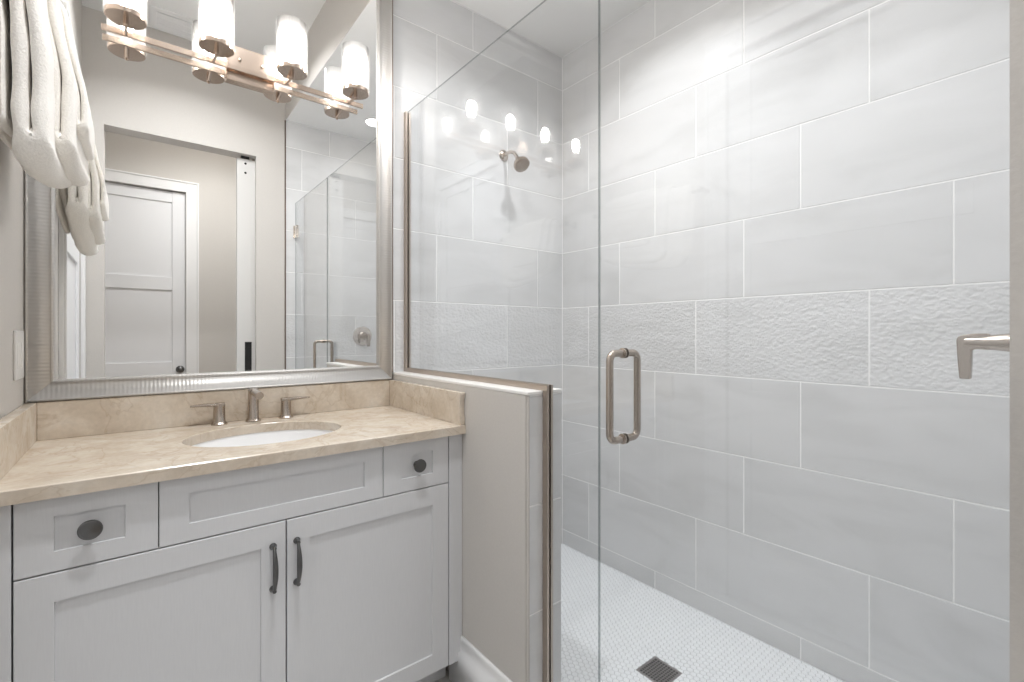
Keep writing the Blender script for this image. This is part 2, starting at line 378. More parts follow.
# ------------------------------------------------------------------ doors (shaker, three panels)
def shaker_door(mb, u0, u1, z0, z1, place, rails, st=.098, dep=.011):
    """face side towards +d; the back is flat. place(u, d, z)"""
    th = .040
    def bx(a, b, c, d, lo, hi):
        p = [place(x, y, z) for x in (a, b) for y in (lo, hi) for z in (c, d)]
        xs, ys, zs = zip(*p); mb.box(min(xs), max(xs), min(ys), max(ys), min(zs), max(zs))
    bx(u0, u1, z0, z1, 0, th-dep)
    bx(u0, u0+st, z0, z1, th-dep, th); bx(u1-st, u1, z0, z1, th-dep, th)
    for a, b in rails: bx(u0+st, u1-st, a, b, th-dep, th)
RAILS = [(-H+.01, -H+.20), (-.40, -.246), (.385, .50), (1.16, 1.235)]
def knob(mb, c, ax, r=.027):
    mb.lathe(c, ax, [(0, .032), (.006, .032), (.008, .012), (.03, .011), (.036, r*.8), (.048, r), (.058, r*.9), (.064, r*.5), (.066, 0)], 28)
YHW = -1.37
HD0, HD1 = -.43, .353
mb = MB(); shaker_door(mb, HD0, HD1, -H+.01, 1.255, lambda u, d, z: (u, YHW-.055+d, z), RAILS)
d1 = struct(mb.build('door_1', M['doorwhite'], bevel=.002), 'white three panel door across the hall, seen in the mirror', 'door')
mb = MB(); knob(mb, (.312, YHW-.015, -.315), (0, 1, 0)); mb.build('door_knob', M['pewter'], d1, smooth=True)
mb = MB(); shaker_door(mb, LD0+.003, LD1-.003, -H+.01, 1.235, lambda u, d, z: (XL-.044+d, u, z), RAILS)
d2 = struct(mb.build('door_2', M['doorwhite'], bevel=.002), 'white panel door in the left wall, seen edge-on in the mirror', 'door')
# casings
def casing(name, u0, u1, zt, place, wd=.095, z0=-H, lim=(None, None)):
    mb = MB()
    def bx(a, b, c, d, lo, hi):
        p = [place(x, y, z) for x in (a, b) for y in (lo, hi) for z in (c, d)]
        xs, ys, zs = zip(*p); mb.box(min(xs), max(xs), min(ys), max(ys), min(zs), max(zs), bev=.002)
    bx(max(u0-wd, lim[0] if lim[0] is not None else -9), u0, z0, zt+wd, 0, .018); bx(u1, u1+wd, z0, zt+wd, 0, .018); bx(u0, u1, zt, zt+wd, 0, .018)
    if lim[0] is None: bx(u0-wd, u0-wd+.014, z0, zt+wd, .018, .026); 
    bx(u1+wd-.014, u1+wd, z0, zt+wd, .018, .026); bx(max(u0-wd, lim[0] if lim[0] is not None else -9), u1+wd-.014, zt+wd-.014, zt+wd, .018, .026)
    return struct(mb.build(name, M['trimwhite']))
casing('trim_6', HD0, HD1, 1.262, lambda u, d, z: (u, YHW+d, z))
casing('trim_7', LD0, LD1, LDT, lambda u, d, z: (XL+d, u, z), lim=(YF+.001, None))
# hall shell behind the doorway
mb = MB(); mb.box(HD1, 1.6, YHW-.12, YHW, -H-.1, ZC+.1); mb.box(-1.5, HD0, YHW-.12, YHW, -H-.1, ZC+.1); mb.box(HD0, HD1, YHW-.12, YHW, 1.262, ZC+.1)
struct(mb.build('wall_hall_back', M['paint']))
mb = MB(); mb.box(1.0, 1.12, YHW, YB, -H-.1, ZC+.1); struct(mb.build('wall_hall_right', M['paint']))
mb = MB(); mb.box(-1.5, -1.38, YHW, YB, -H-.1, ZC+.1); struct(mb.build('wall_hall_left', M['paint']))
mb = MB(); mb.box(-1.38, XL-.12, YB, YB+.1, -H-.1, ZC+.1); struct(mb.build('wall_hall_front', M['paint']))
mb = MB(); mb.box(-1.38, 1.0, YHW, YB, -H-.1, -H); struct(mb.build('floor_hall', simple('hall_wood', (.42, .33, .25), .4, noise_amt=.1, nscale=8)))
mb = MB(); mb.box(-1.38, 1.0, YHW, YB, ZC, ZC+.1); struct(mb.build('ceiling_hall', M['ceiling']))
# pocket door standing a little out of its slot
mb = MB(); mb.box(.548, 1.2-.36, -.030, .012, -H+.012, 1.221)
pd = struct(mb.build('door_3', simple('pocket_door_paint', (.66, .65, .635), .45), bevel=.0015), 'white pocket door edge showing out of its slot in the mirror', 'pocket door')
mb = MB(); mb.box(.596, .638, .012, .0145, -.268, -.056, bev=.001); mb.box(.603, .631, .0143, .0155, -.258, -.066); lab(mb.build('pull', M['black'], pd), 'black flush pull')
for z in (1.19, 1.125):
    mb = MB(); mb.lathe((.600, .012, z), (0, 1, 0), [(0, .0075), (.002, .0075), (.0021, 0)], 14); mb.build('screw', M['black'], pd)
mb = MB(); mb.box(.575, .625, -.022, .006, 1.2212, 1.2425); mb.build('hanger', M['black'], pd)

# ------------------------------------------------------------------ vanity cabinet
YV = 1.335; CX = .3045; GAP = .0015
vx0, vx1 = -.187, .796
van = thing('vanity_cabinet', 'white shaker vanity cabinet with two drawers and two doors under the beige counter', 'vanity cabinet', (CX, YV, -H))
mb = MB(); zt = -.3295; zb = -1.083
a_, b_, c_, d_ = vx0+.001, vx1-.001, YV+.021, D-.004
for q in ((a_, a_+.018, c_, d_, zb, zt), (b_-.018, b_, c_, d_, zb, zt), (a_+.018, b_-.018, c_, d_, zb, zb+.018), (a_+.018, b_-.018, d_-.012, d_, zb+.018, zt)): mb.box(*q)
mb.build('carcass', M['cabinet'], van)
mb = MB(); mb.box(vx0+.001, vx1-.001, YV+.0200, YV+.0208, zb+.001, zt-.001); mb.build('painted_gap_shade', M['dark'], van)  # dark sheet behind the fronts, paints the shade in their gaps
for a, b in ((XL+.001, vx0-.0015), (vx1+.0015, XH-.001)):
    mb = MB(); mb.box(a, b, YV, D-.005, zb, zt, bev=.0012); mb.build('filler_strip', M['cabinet'], van)
mb = MB(); mb.box(XL+.001, XH-.02, YV+.075, YV+.09, -H, zb-.001); mb.build('toe_kick', M['cabinet'], van)
def shaker_front(x0, x1, z0, z1, sx, sz, th=.0195, dep=.006):
    """frame-and-panel front as one closed surface with a small inner slope"""
    mb = MB(); y0 = YV
    def rect(a, b, c, d, y): return [(a, y, c), (b, y, c), (b, y, d), (a, y, d)]
    e = .0015
    R = [rect(x0, x1, z0, z1, y0+th), rect(x0, x1, z0, z1, y0+e), rect(x0+e, x1-e, z0+e, z1-e, y0),
         rect(x0+sx, x1-sx, z0+sz, z1-sz, y0), rect(x0+sx+.0008, x1-sx-.0008, z0+sz+.0008, z1-sz-.0008, y0+dep)]
    rs = [[mb.bm.verts.new(p) for p in r] for r in R]
    for a, b in zip(rs, rs[1:]):
        for i in range(4): mb.bm.faces.new((a[i], a[(i+1) % 4], b[(i+1) % 4], b[i]))
    mb.bm.faces.new(rs[-1]); mb.bm.faces.new(list(reversed(rs[0]))); return mb
zd0, zd1 = -.4850, -.3305
dr = []
for a, b, nm in ((vx0+GAP, .0405, 'drawer'), (.5735, vx1-GAP, 'drawer')):
    o = shaker_front(a, b, zd0+GAP, zd1, .057, .0405).build(nm, M['cabinet'], van); dr.append(o)
    c = (a+b)/2
    k = MB(); k.lathe((c, YV+.006, (zd0+zd1)/2+.001), (0, -1, 0), [(0, .011), (.0025, .011), (.004, .007), (.016, .0065), (.019, .012), (.021, .0185), (.0235, .0205), (.0262, .0200), (.0268, .0180), (.0262, .0168), (.0275, .010), (.0282, 0)], 40)
    k.build('knob', M['pewter'], o, smooth=True)
shaker_front(.0405+.002, .5735-.002, zd0+GAP, zd1, .0555, .0405).build('false_drawer_front', M['cabinet'], van)
for a, b, px in ((vx0+GAP, .3075-GAP, .2755), (.3075+GAP, vx1-GAP, .3325)):
    o = shaker_front(a, b, zb+.001, zd0-GAP, .0575, .0585).build('door', M['cabinet'], van)
    k = MB(); z0, z1 = -.6545, -.5455
    for z in (z0, z1): k.lathe((px, YV, z), (0, -1, 0), [(0, .0085), (.003, .0088), (.006, .0065), (.012, .0050), (.020, .0048)], 20)
    pts = []; rr = []
    for i in range(21):
        t = i/20; pts.append((px, YV-.014-.016*math.sin(math.pi*t)**.7, z0+(z1-z0)*t)); rr.append(.0038+.0030*math.sin(math.pi*t)**1.2)
    k.tube(pts, rr, 14); k.build('pull_handle', M['pewter'], o, smooth=True, angle=60)

# ------------------------------------------------------------------ counter, splashes, sink
YC = 1.3135; CT = -.2995; CB = -.3285
SC = (.3145, 1.592); SRX, SRY = .213, .168
ct = thing('countertop', 'beige marble counter slab with an oval sink cut-out', 'countertop', (CX, D, CB))
mb = MB(); bm = mb.bm; n = 72
ell = [(SC[0]+SRX*math.cos(2*math.pi*k/n), SC[1]+SRY*math.sin(2*math.pi*k/n)) for k in range(n)]
x0, x1, y0, y1 = XL+.001, XH-.001, YC, D-.001
def onrect(a):
    dx, dy = math.cos(a), math.sin(a); ts = []
    if dx > 1e-9: ts.append((x1-SC[0])/dx)
    if dx < -1e-9: ts.append((x0-SC[0])/dx)
    if dy > 1e-9: ts.append((y1-SC[1])/dy)
    if dy < -1e-9: ts.append((y0-SC[1])/dy)
    t = min(ts); return (SC[0]+dx*t, SC[1]+dy*t)
angs = sorted([2*math.pi*k/n for k in range(n)]+[math.atan2(y-SC[1], x-SC[0]) % (2*math.pi) for x in (x0, x1) for y in (y0, y1)])
def er(a):   # ellipse point in the direction a
    r_ = 1/math.sqrt((math.cos(a)/SRX)**2+(math.sin(a)/SRY)**2); return (SC[0]+r_*math.cos(a), SC[1]+r_*math.sin(a))
rings = []
def rr_(f, z, s=1.0): return [bm.verts.new((*f(a), z)) for a in angs]
def er_s(s): return lambda a: tuple(SC[i]+(er(a)[i]-SC[i])*s for i in (0, 1))
def re_s(d):
    def f(a):
        p = onrect(a); return (min(max(p[0], x0+d), x1-d), min(max(p[1], y0+d), y1-d))
    return f
seq = [rr_(er_s(1.0), CB), rr_(er_s(1.0), CT-.002), rr_(er_s(1.009), CT), rr_(re_s(.0025), CT), rr_(re_s(0), CT-.0025), rr_(re_s(0), CB)]
for a, b in zip(seq, seq[1:]+[seq[0]]):
    for i in range(len(a)): bm.faces.new((a[i], a[(i+1) % len(a)], b[(i+1) % len(a)], b[i]))
mb.build('slab', M['marble'], ct)
BT = -.1923
mb = MB(); mb.box(XL+.0260, XH-.0208, D-.0215, D-.001, CT, BT, bev=.0015); mb.build('backsplash', M['marble'], ct)
def side(xa, xb):
    mb = MB(); pr = [(YC+.003, CT), (YC+.004, CT+.02), (YC+.008, CT+.035), (YC+.009, CT+.06), (YC+.006, CT+.085), (YC+.0015, CT+.098), (YC+.004, BT), (D-.001, BT), (D-.001, CT)]
    mb.ring([[Vector((x, y, z)) for y, z in pr] for x in (xa, xb)]); return mb.build('side_splash', M['marble'], ct, bevel=.0012)
side(XH-.0205, XH-.001); side(XL+.001, XL+.0258)
sk = thing('sink', 'white oval undermount sink set in the beige counter', 'sink', (SC[0], SC[1], CB-.13))
mb = MB(); rings = []
for s, z in ((1.07, CB-.0006), (1.015, CB-.0006), (1.01, CB-.005), (.985, CB-.03), (.93, CB-.07), (.80, CB-.105), (.55, CB-.125), (.25, CB-.131), (.12, CB-.134), (.12, CB-.138), (.3, CB-.138), (.6, CB-.134), (.86, CB-.114), (.99, CB-.075), (1.05, CB-.03), (1.07, CB-.008)):
    rings.append([Vector((SC[0]+SRX*s*math.cos(2*math.pi*k/64), SC[1]+SRY*s*math.sin(2*math.pi*k/64), z)) for k in range(64)])
rings.append(rings[0]); mb.ring(rings, caps=False); bmesh.ops.remove_doubles(mb.bm, verts=mb.bm.verts, dist=1e-6)
mb.build('basin', M['porcelain'], sk, smooth=True)
mb = MB(); mb.lathe((SC[0], SC[1], CB-.136), (0, 0, 1), [(0, .020), (.005, .023), (.007, .020), (.0065, .016), (.009, .015), (.010, 0)], 28); mb.build('drain_stopper', M['nickel'], sk, smooth=True)

# faucet
YFc = 1.828
fc = thing('faucet', 'brushed nickel widespread faucet with two lever handles behind the sink', 'faucet', (.316, YFc, CT))
CT += .0003
base = [(0, .0240), (.003, .0240), (.007, .0205), (.012, .0175)]
mb = MB(); mb.lathe((.316, YFc, CT), (0, 0, 1), base+[(.10, .0160), (.1085, .0160), (.111, .0145), (.112, 0)], 32)
pts = [(.316, YFc+.002, CT+.0995), (.316, YFc-.03, CT+.1000), (.316, YFc-.07, CT+.0995), (.316, YFc-.095, CT+.0985), (.316, YFc-.108, CT+.0975)]
mb.tube(pts, [.0118, .0118, .0118, .0122, .0122], 24); mb.build('spout', M['nickel'], fc, smooth=True)
for s, hx in ((-1, .2165), (1, .4195)):
    mb = MB(); mb.lathe((hx, YFc, CT), (0, 0, 1), base+[(.064, .0165), (.070, .0165), (.0715, .015), (.072, 0)], 32)
    z = CT+.0655; r = []
    for u, hw, hh in ((-.015, .0155, .0055), (.010, .0155, .0055), (.035, .0125, .0048), (.060, .010, .0036), (.080, .0080, .0026)):
        r.append([Vector((hx+s*u, YFc+a*hw, z+b*hh+.0015*(u > .02))) for a, b in ((-1, -.5), (-.7, -1), (.7, -1), (1, -.5), (1, .5), (.7, 1), (-.7, 1), (-1, .5))])
    mb.ring(r); mb.build('handle', M['nickel'], fc, smooth=True, angle=30)

CT -= .0003
# ------------------------------------------------------------------ mirror
mx0, mx1, mz0, mz1 = XL+.0015, .8405, -.1905, 1.51; fw = .0595; my = D-.002
mr = thing('wall_mirror', 'large wall mirror in a ribbed silver frame above the backsplash', 'mirror', (CX, D, mz0))
mb = MB(); mb.box(mx0+.03, mx1-.03, D-.008, D-.003, mz0+.03, mz1-.03); mb.build('mirror_glass', M['mirror'], mr)
YFR = D-.026
def member(name, pa, pb, mat):
    """pa, pb: outer corner lines (outer, inner) at each end, mitred"""
    mb = MB(); ring = []
    for (o, i) in (pa, pb):
        o = Vector(o); i = Vector(i); m_ = lambda t: o.lerp(i, t)
        pr = [(0, D-.002), (0, YFR+.004), (.05, YFR), (.10, YFR), (.13, YFR+.004), (.84, YFR+.007), (.87, YFR+.003), (.95, YFR+.003), (1.0, YFR+.007), (1.0, D-.0085), (.6, D-.0085), (.6, D-.002)]
        ring.append([Vector((m_(t).x, y, m_(t).z)) for t, y in pr])
    mb.ring(ring); return mb.build(name, mat, mr)
o = lambda x, z: (x, 0, z)
A_ = (o(mx0, mz0), o(mx0+fw, mz0+fw)); B_ = (o(mx1, mz0), o(mx1-fw, mz0+fw)); C_ = (o(mx1, mz1), o(mx1-fw, mz1-fw)); D_ = (o(mx0, mz1), o(mx0+fw, mz1-fw))
for f_ in ((A_, B_, 'rib_x'), (C_, D_, 'rib_x'), (B_, C_, 'rib_z'), (D_, A_, 'rib_z')): member('frame', f_[0], f_[1], M[f_[2]])

# ------------------------------------------------------------------ vanity light
LX = [-.021, .203, .427, .651]; LY = 1.776; DZ_ = .912; BY = 1.8515; YM = D-.008
vl = thing('vanity_light', 'four-light nickel bar fixture with clear glass cylinder shades on the mirror', 'wall light', (.315, YM, .928))
mb = MB(); mb.box(.240, .390, YM-.018, YM-.0003, .868, .990, bev=.002); mb.build('backplate', M['fixture'], vl)
for x in (.281, .349):
    mb = MB(); mb.lathe((x, YM-.018, .944), (0, -1, 0), [(0, .0045), (.004, .005), (.008, .0035), (.0095, 0)], 14); mb.build('cap_nut', M['polished'], vl, smooth=True)
    mb = MB(); mb.lathe((x, YM-.017, .908), (0, -1, 0), [(0, .005), (.012, .005)], 14); mb.build('support_arm', M['fixture'], vl, smooth=True)
mb = MB(); mb.box(-.078, .708, BY-.004, BY+.004, .899, .917, bev=.0008); mb.build('crossbar', M['fixture'], vl)
for x in LX:
    mb = MB(); pts = [(x, BY-.003, .908), (x, BY-.03, .9055), (x, LY+.012, .9005), (x, LY, .897)]
    mb.tube([(x, BY-.003, .905), (x, LY, .8975)], .0042, 12)
    mb.lathe((x, LY, .8885), (0, 0, 1), [(0, .0025), (.002, .005), (.006, .0045), (.008, .0062), (.0245, .0062)], 16)
    mb.build('arm', M['fixture'], vl, smooth=True)
    mb = MB(); mb.lathe((x, LY, DZ_), (0, 0, 1), [(0, .0), (0, .0475), (.001, .0485), (.0125, .0485), (.0135, .0475), (.0135, .018), (.03, .016), (.034, .0155), (.034, 0)], 40)
    mb.build('lamp_holder', M['fixture'], vl, smooth=True)
    mb = MB(); zb_, zt_ = DZ_+.006, DZ_+.170; ro, ri = .0505, .0478; seg = 48
    bm = mb.bm; uvl = bm.loops.layers.uv.new('UVMap')
    def cylr(r, z): return [bm.verts.new((x+r*math.cos(2*math.pi*k/seg), LY+r*math.sin(2*math.pi*k/seg), z)) for k in range(seg)]
    r0, r1, r2, r3 = cylr(ro, zb_+.004), cylr(ro, zt_), cylr(ri, zt_), cylr(ri, zb_+.008)
    for a, b, v0, v1 in ((r0, r1, 0, 1), (r1, r2, 1, 1), (r2, r3, 1, 0)):
        for k in range(seg):
            f = bm.faces.new((a[k], a[(k+1) % seg], b[(k+1) % seg], b[k])); f.smooth = True
            for lp, (u, v) in zip(f.loops, ((k/seg, v0), ((k+1)/seg, v0), ((k+1)/seg, v1), (k/seg, v1))): lp[uvl].uv = (u, v)
    mb.build('glass_shade', M['shade'], vl)
    mb = MB(); mb.lathe((x, LY, DZ_+.066), (0, 0, 1), [(-.006, .009), (.008, .014), (.024, .0180), (.040, .0190), (.056, .0165), (.068, .009), (.073, 0)], 14)
    mb.build('bulb', M['bulb'], vl, smooth=True)
    mb = MB(); mb.lathe((x, LY, DZ_+.034), (0, 0, 1), [(0, .0115), (.028, .0115), (.032, .008)], 16); mb.build('socket', M['plate'], vl, smooth=True)

# ------------------------------------------------------------------ shower glass
YE = .7963; GT = .955; g0, g1 = XG-.003, XG+.003
def slab_yz(mb, poly, x0, x1):
    a = [mb.bm.verts.new((x0, y, z)) for y, z in poly]; b = [mb.bm.verts.new((x1, y, z)) for y, z in poly]; n = len(poly)
    mb.bm.faces.new(a).material_index = 0; mb.bm.faces.new(list(reversed(b))).material_index = 0
    for i in range(n): mb.bm.faces.new((a[i], b[i], b[(i+1) % n], a[(i+1) % n])).material_index = 1
gp = thing('shower_glass_panel', 'fixed clear glass panel standing on the half wall', 'glass panel', (XG, YH, HT))
mb = MB(); slab_yz(mb, [(YE+.0015, -H+.103), (YE+.0015, GT), (D-.003, GT), (D-.003, HT+.004), (YH-.006, HT+.004), (YH-.006, -H+.103)], g0, g1); mb.build('glass', [M['glass'], M['glassedge']], gp)
cw = .0115
for nm, bx in (('wall_channel', (XG-cw, XG+cw, D-.020, D-.0005, HT+.0005, GT+.0)), ('sill_channel', (XG-cw, XG+cw, YH-.0195, D-.020, HT+.0005, HT+.017)), ('end_channel', (XG-cw, XG+cw, YH-.0195, YH-.0015, -H+.101, HT+.0005))):
    x0_, x1_, y0_, y1_, z0_, z1_ = bx
    mb = MB()
    if nm == 'end_channel': 
        for xa, xb in ((x0_, g0-.0003), (g1+.0003, x1_)): mb.box(xa, xb, y0_, y1_, z0_, z1_)
        mb.box(g0-.0003, g1+.0003, y1_-.003, y1_, z0_, z1_)
    elif nm == 'sill_channel':
        for xa, xb in ((x0_, g0-.0003), (g1+.0003, x1_)): mb.box(xa, xb, y0_, y1_, z0_, z1_)
        mb.box(g0-.0003, g1+.0003, y0_+.02, y1_, z0_, z0_+.003)
    else:
        for xa, xb in ((x0_, g0-.0003), (g1+.0003, x1_)): mb.box(xa, xb, y0_, y1_, z0_, z1_)
        mb.box(g0-.0003, g1+.0003, y1_-.0022, y1_, z0_, z1_)
    mb.build(nm, M['channel'], gp)
sd = thing('shower_door', 'frameless clear glass shower door with a brushed nickel pull', 'shower door', (XG, .075, -H+.11))
mb = MB(); slab_yz(mb, [(.066, -H+.112), (.066, GT), (YE-.0015, GT), (YE-.0015, -H+.112)], g0, g1); mb.build('glass', [M['glass'], M['glassedge']], sd)
HY, hz0, hz1 = .7193, -.252, -.046
def cpull(side):
    mb = MB(); xs = XG+side*.003; xo = XG+side*.052; r = .019
    pts = [(xs, HY, hz1), (xs+side*.012, HY, hz1)]
    f = lambda a, b: (a, HY, b)
    cx_ = xo-side*r
    for k in range(9): a = math.pi/2-k*math.pi/16; pts.append((cx_+side*r*math.cos(a), HY, hz1-r+r*math.sin(a)))
    for k in range(9): a = -k*math.pi/16; pts.append((cx_+side*r*math.cos(a), HY, hz0+r+r*math.sin(a)))
    pts += [(xs+side*.012, HY, hz0), (xs, HY, hz0)]
    mb.tube(pts, .0088, 20)
    for z in (hz0, hz1): mb.lathe((xs, HY, z), (side, 0, 0), [(0, .0125), (.004, .0125), (.0045, .0105), (.008, .0105), (.0085, .0088)], 24)
    return mb.build('pull_handle', M['nickel'], sd, smooth=True, angle=50)
cpull(-1); cpull(1)
for z in (.745, -.745):
    mb = MB(); mb.box(XG-.014, XG+.014, YF+.0005, YF+.006, z-.045, z+.045, bev=.001); mb.box(g0-.006, g1+.006, YF+.006, YF+.060, z-.045, z+.045, bev=.0012)
    mb.build('hinge', M['polished'], sd)

# ------------------------------------------------------------------ shower fittings
sh = thing('overhead_shower', 'small brushed nickel shower head on the tiled mirror-side wall', 'shower head', (1.445, D, .899))
mb = MB(); mb.lathe((1.445, D, .899), (0, -1, 0), [(0, .028), (.004, .028), (.010, .022), (.014, .011)], 32); mb.build('flange', M['polished'], sh, smooth=True)
hd = Vector((1.445, 1.775, .850)); dr_ = Vector((0, -.62, -.78)).normalized()
mb = MB(); mb.tube([(1.445, D-.008, .899), (1.445, D-.035, .902), (1.445, D-.06, .900), (1.445, D-.085, .889), (1.445, 1.787, .868), tuple(hd)], .0085, 16); mb.build('arm', M['polished'], sh, smooth=True)
mb = MB(); mb.lathe(hd, dr_, [(-.004, .011), (.004, .0135), (.012, .0135), (.018, .020), (.032, .036), (.040, .0395), (.052, .0395), (.055, .037), (.054, .032), (.056, 0)], 40); mb.build('spray_head', M['nickel'], sh, smooth=True)
mb = MB(); fcen = hd+dr_*.0562; u_ = dr_.orthogonal().normalized(); v_ = dr_.cross(u_)
for ring_n, rad in ((1, 0), (6, .010), (12, .020), (18, .028)):
    for k in range(ring_n):
        a = 2*math.pi*k/ring_n; mb.lathe(fcen+(u_*math.cos(a)+v_*math.sin(a))*rad, dr_, [(-.001, .0018), (.002, .0014), (.0022, 0)], 6)
mb.build('nozzles', M['socket'], sh)
vv = thing('shower_valve', 'round nickel shower valve with a drooping lever on the shower end wall', 'shower valve', (1.414, YF, -.018))
mb = MB(); mb.lathe((1.414, YF, -.018), (0, 1, 0), [(0, .076), (.004, .077), (.008, .074), (.011, .060), (.012, .034)], 48); mb.build('escutcheon', M['polished'], vv, smooth=True)
mb = MB(); mb.lathe((1.414, YF+.010, -.018), (0, 1, 0), [(0, .036), (.012, .036), (.020, .026), (.040, .021), (.075, .0165), (.100, .0145), (.120, .0135)], 32); mb.build('stem', M['nickel'], vv, smooth=True)
mb = MB(); X = 1.414
pr = [(.172, .002), (.190, -.001), (.1985, -.005), (.2015, -.012), (.1995, -.060), (.1965, -.097), (.1790, -.097), (.1775, -.060), (.1770, -.034), (.170, -.0315), (.150, -.033), (.150, .002)]
mb.ring([[Vector((X+dx, y-.003, z-.001)) for y, z in pr] for dx in (-.0115, .0115)]); mb.build('lever', M['nickel'], vv, bevel=.002)
dn = thing('floor_drain', 'square dark metal drain grate in the mosaic floor', 'drain', (1.415, .962, -H))
mb = MB(); bx0, bx1, by0, by1 = DR; fwd = .009
mb.box(bx0, bx1, by0, by0+fwd, -H-.003, -H+.001, bev=.0005); mb.box(bx0, bx1, by1-fwd, by1, -H-.003, -H+.001, bev=.0005)
mb.box(bx0, bx0+fwd, by0+fwd, by1-fwd, -H-.003, -H+.001, bev=.0005); mb.box(bx1-fwd, bx1, by0+fwd, by1-fwd, -H-.003, -H+.001, bev=.0005); mb.build('rim', M['drainmetal'], dn)
mb = MB(); n = 9; cell = (bx1-bx0-2*fwd)/n
for k in range(1, n):
    mb.box(bx0+fwd+k*cell-.0017, bx0+fwd+k*cell+.0017, by0+fwd, by1-fwd, -H-.001, -H+.0006); mb.box(bx0+fwd, bx1-fwd, by0+fwd+k*cell-.0017, by0+fwd+k*cell+.0017, -H-.001, -H+.0006)
mb.box(bx0+fwd, bx1-fwd, by0+fwd, by1-fwd, -H-.0012, -H-.0011, mi=1); mb.build('grate', [M['drainmetal'], M['black']], dn)

# ------------------------------------------------------------------ ceiling items
def downlight(x, y, z, label):
    t = thing('recessed_light', label, 'ceiling light', (x, y, z), None)
    mb = MB(); mb.lathe((x, y, z), (0, 0, -1), [(0, .078), (.003, .078), (.005, .072), (.004, .058), (-.0, .057)], 40, caps=False); mb.build('trim_ring', M['trimwhite'], t, smooth=True)
    mb = MB(); mb.lathe((x, y, z), (0, 0, -1), [(.0005, .057), (.002, .056), (.0021, 0)], 32); mb.build('lens', M['lampface'], t)
    return t
downlight(*DOWN[0][:3], 'round recessed light in the shower ceiling near the valve, glowing in the mirror edge')
downlight(*DOWN[1][:3], 'added round recessed fill light in the shower ceiling near the shower head')  # added to brighten the shower floor and lower walls
downlight(*DOWN[2][:3], 'added round recessed fill light, out of view in the tall ceiling in front of the vanity')  # added out of view as fill for the counter and cabinet
hl = thing('hall_fill_light', 'added round white flush fill light, out of view on the hall ceiling behind the doorway', 'ceiling light', (.52, -.55, ZC))  # fitting for the added hall fill lamp
mb = MB(); mb.lathe((.52, -.55, ZC), (0, 0, -1), [(0, .17), (.05, .17), (.075, .15), (.08, 0)], 40); mb.build('diffuser', M['lampface'], hl, smooth=True)
mb = MB(); mb.lathe((.52, -.55, ZC), (0, 0, -1), [(0, .18), (.022, .18), (.024, .171)], 40, caps=False); mb.build('ring', M['nickel'], hl, smooth=True)
vt = thing('ceiling_vent', 'white rectangular air vent in the ceiling, seen in the mirror', 'vent', (.19, .19, ZC))
mb = MB(); a0, a1, b0, b1 = .070, .315, .070, .315
mb.box(a0, a1, b0, b0+.03, ZC-.007, ZC-.0002, bev=.002); mb.box(a0, a1, b1-.03, b1, ZC-.007, ZC-.0002, bev=.002)
mb.box(a0, a0+.03, b0+.03, b1-.03, ZC-.007, ZC-.0002, bev=.002); mb.box(a1-.03, a1, b0+.03, b1-.03, ZC-.007, ZC-.0002, bev=.002); mb.build('frame', M['trimwhite'], vt)
mb = MB(); mb.box(a0+.03, a1-.03, b0+.03, b1-.03, ZC-.0015, ZC-.0005); mb.build('duct_dark_sheet', M['black'], vt)  # black sheet, its colour stands in for the dark inside the slot
mb = MB(); mb.box(a0+.03, a1-.03, b0+.03, .266, ZC-.005, ZC-.002); mb.box(a0+.03, a1-.03, .2735, b1-.03, ZC-.005, ZC-.002)
mb.box(a0+.03, a1-.03, .150, .153, ZC-.007, ZC-.005); mb.box(a0+.03, a1-.03, .210, .213, ZC-.007, ZC-.005); mb.build('vent_plate', M['trimwhite'], vt)

# ------------------------------------------------------------------ left wall: switch plate, towel bar, towels
sp = thing('switch_plate', 'white cover plate on the left wall beside the mirror', 'switch', (XL, 1.776, -.055))
mb = MB(); mb.box(XL+.0002, XL+.006, 1.721, 1.831, -.1185, .0085, bev=.002); mb.build('plate', M['plate'], sp)
for y in (1.748, 1.804):
    mb = MB(); mb.box(XL+.0055, XL+.0068, y-.0165, y+.0165, -.088, -.022, bev=.0012); mb.build('rocker', M['plate'], sp)
XB, ZB = -.178, .655
tb = thing('towel_bar', 'nickel towel bar on the left wall behind the hanging towels', 'towel bar', (XL, 1.45, ZB))
mb = MB(); mb.tube([(XB, 1.13, ZB), (XB, 1.775, ZB)], .0075, 16); mb.build('rod', M['nickel'], tb, smooth=True)
for y in (1.135, 1.77):
    mb = MB(); mb.lathe((XL+.0003, y, ZB), (1, 0, 0), [(0, .024), (.006, .024), (.010, .012), (.05, .011), (.062, .013), (.074, .013), (.075, 0)], 24); mb.build('bracket', M['nickel'], tb, smooth=True)

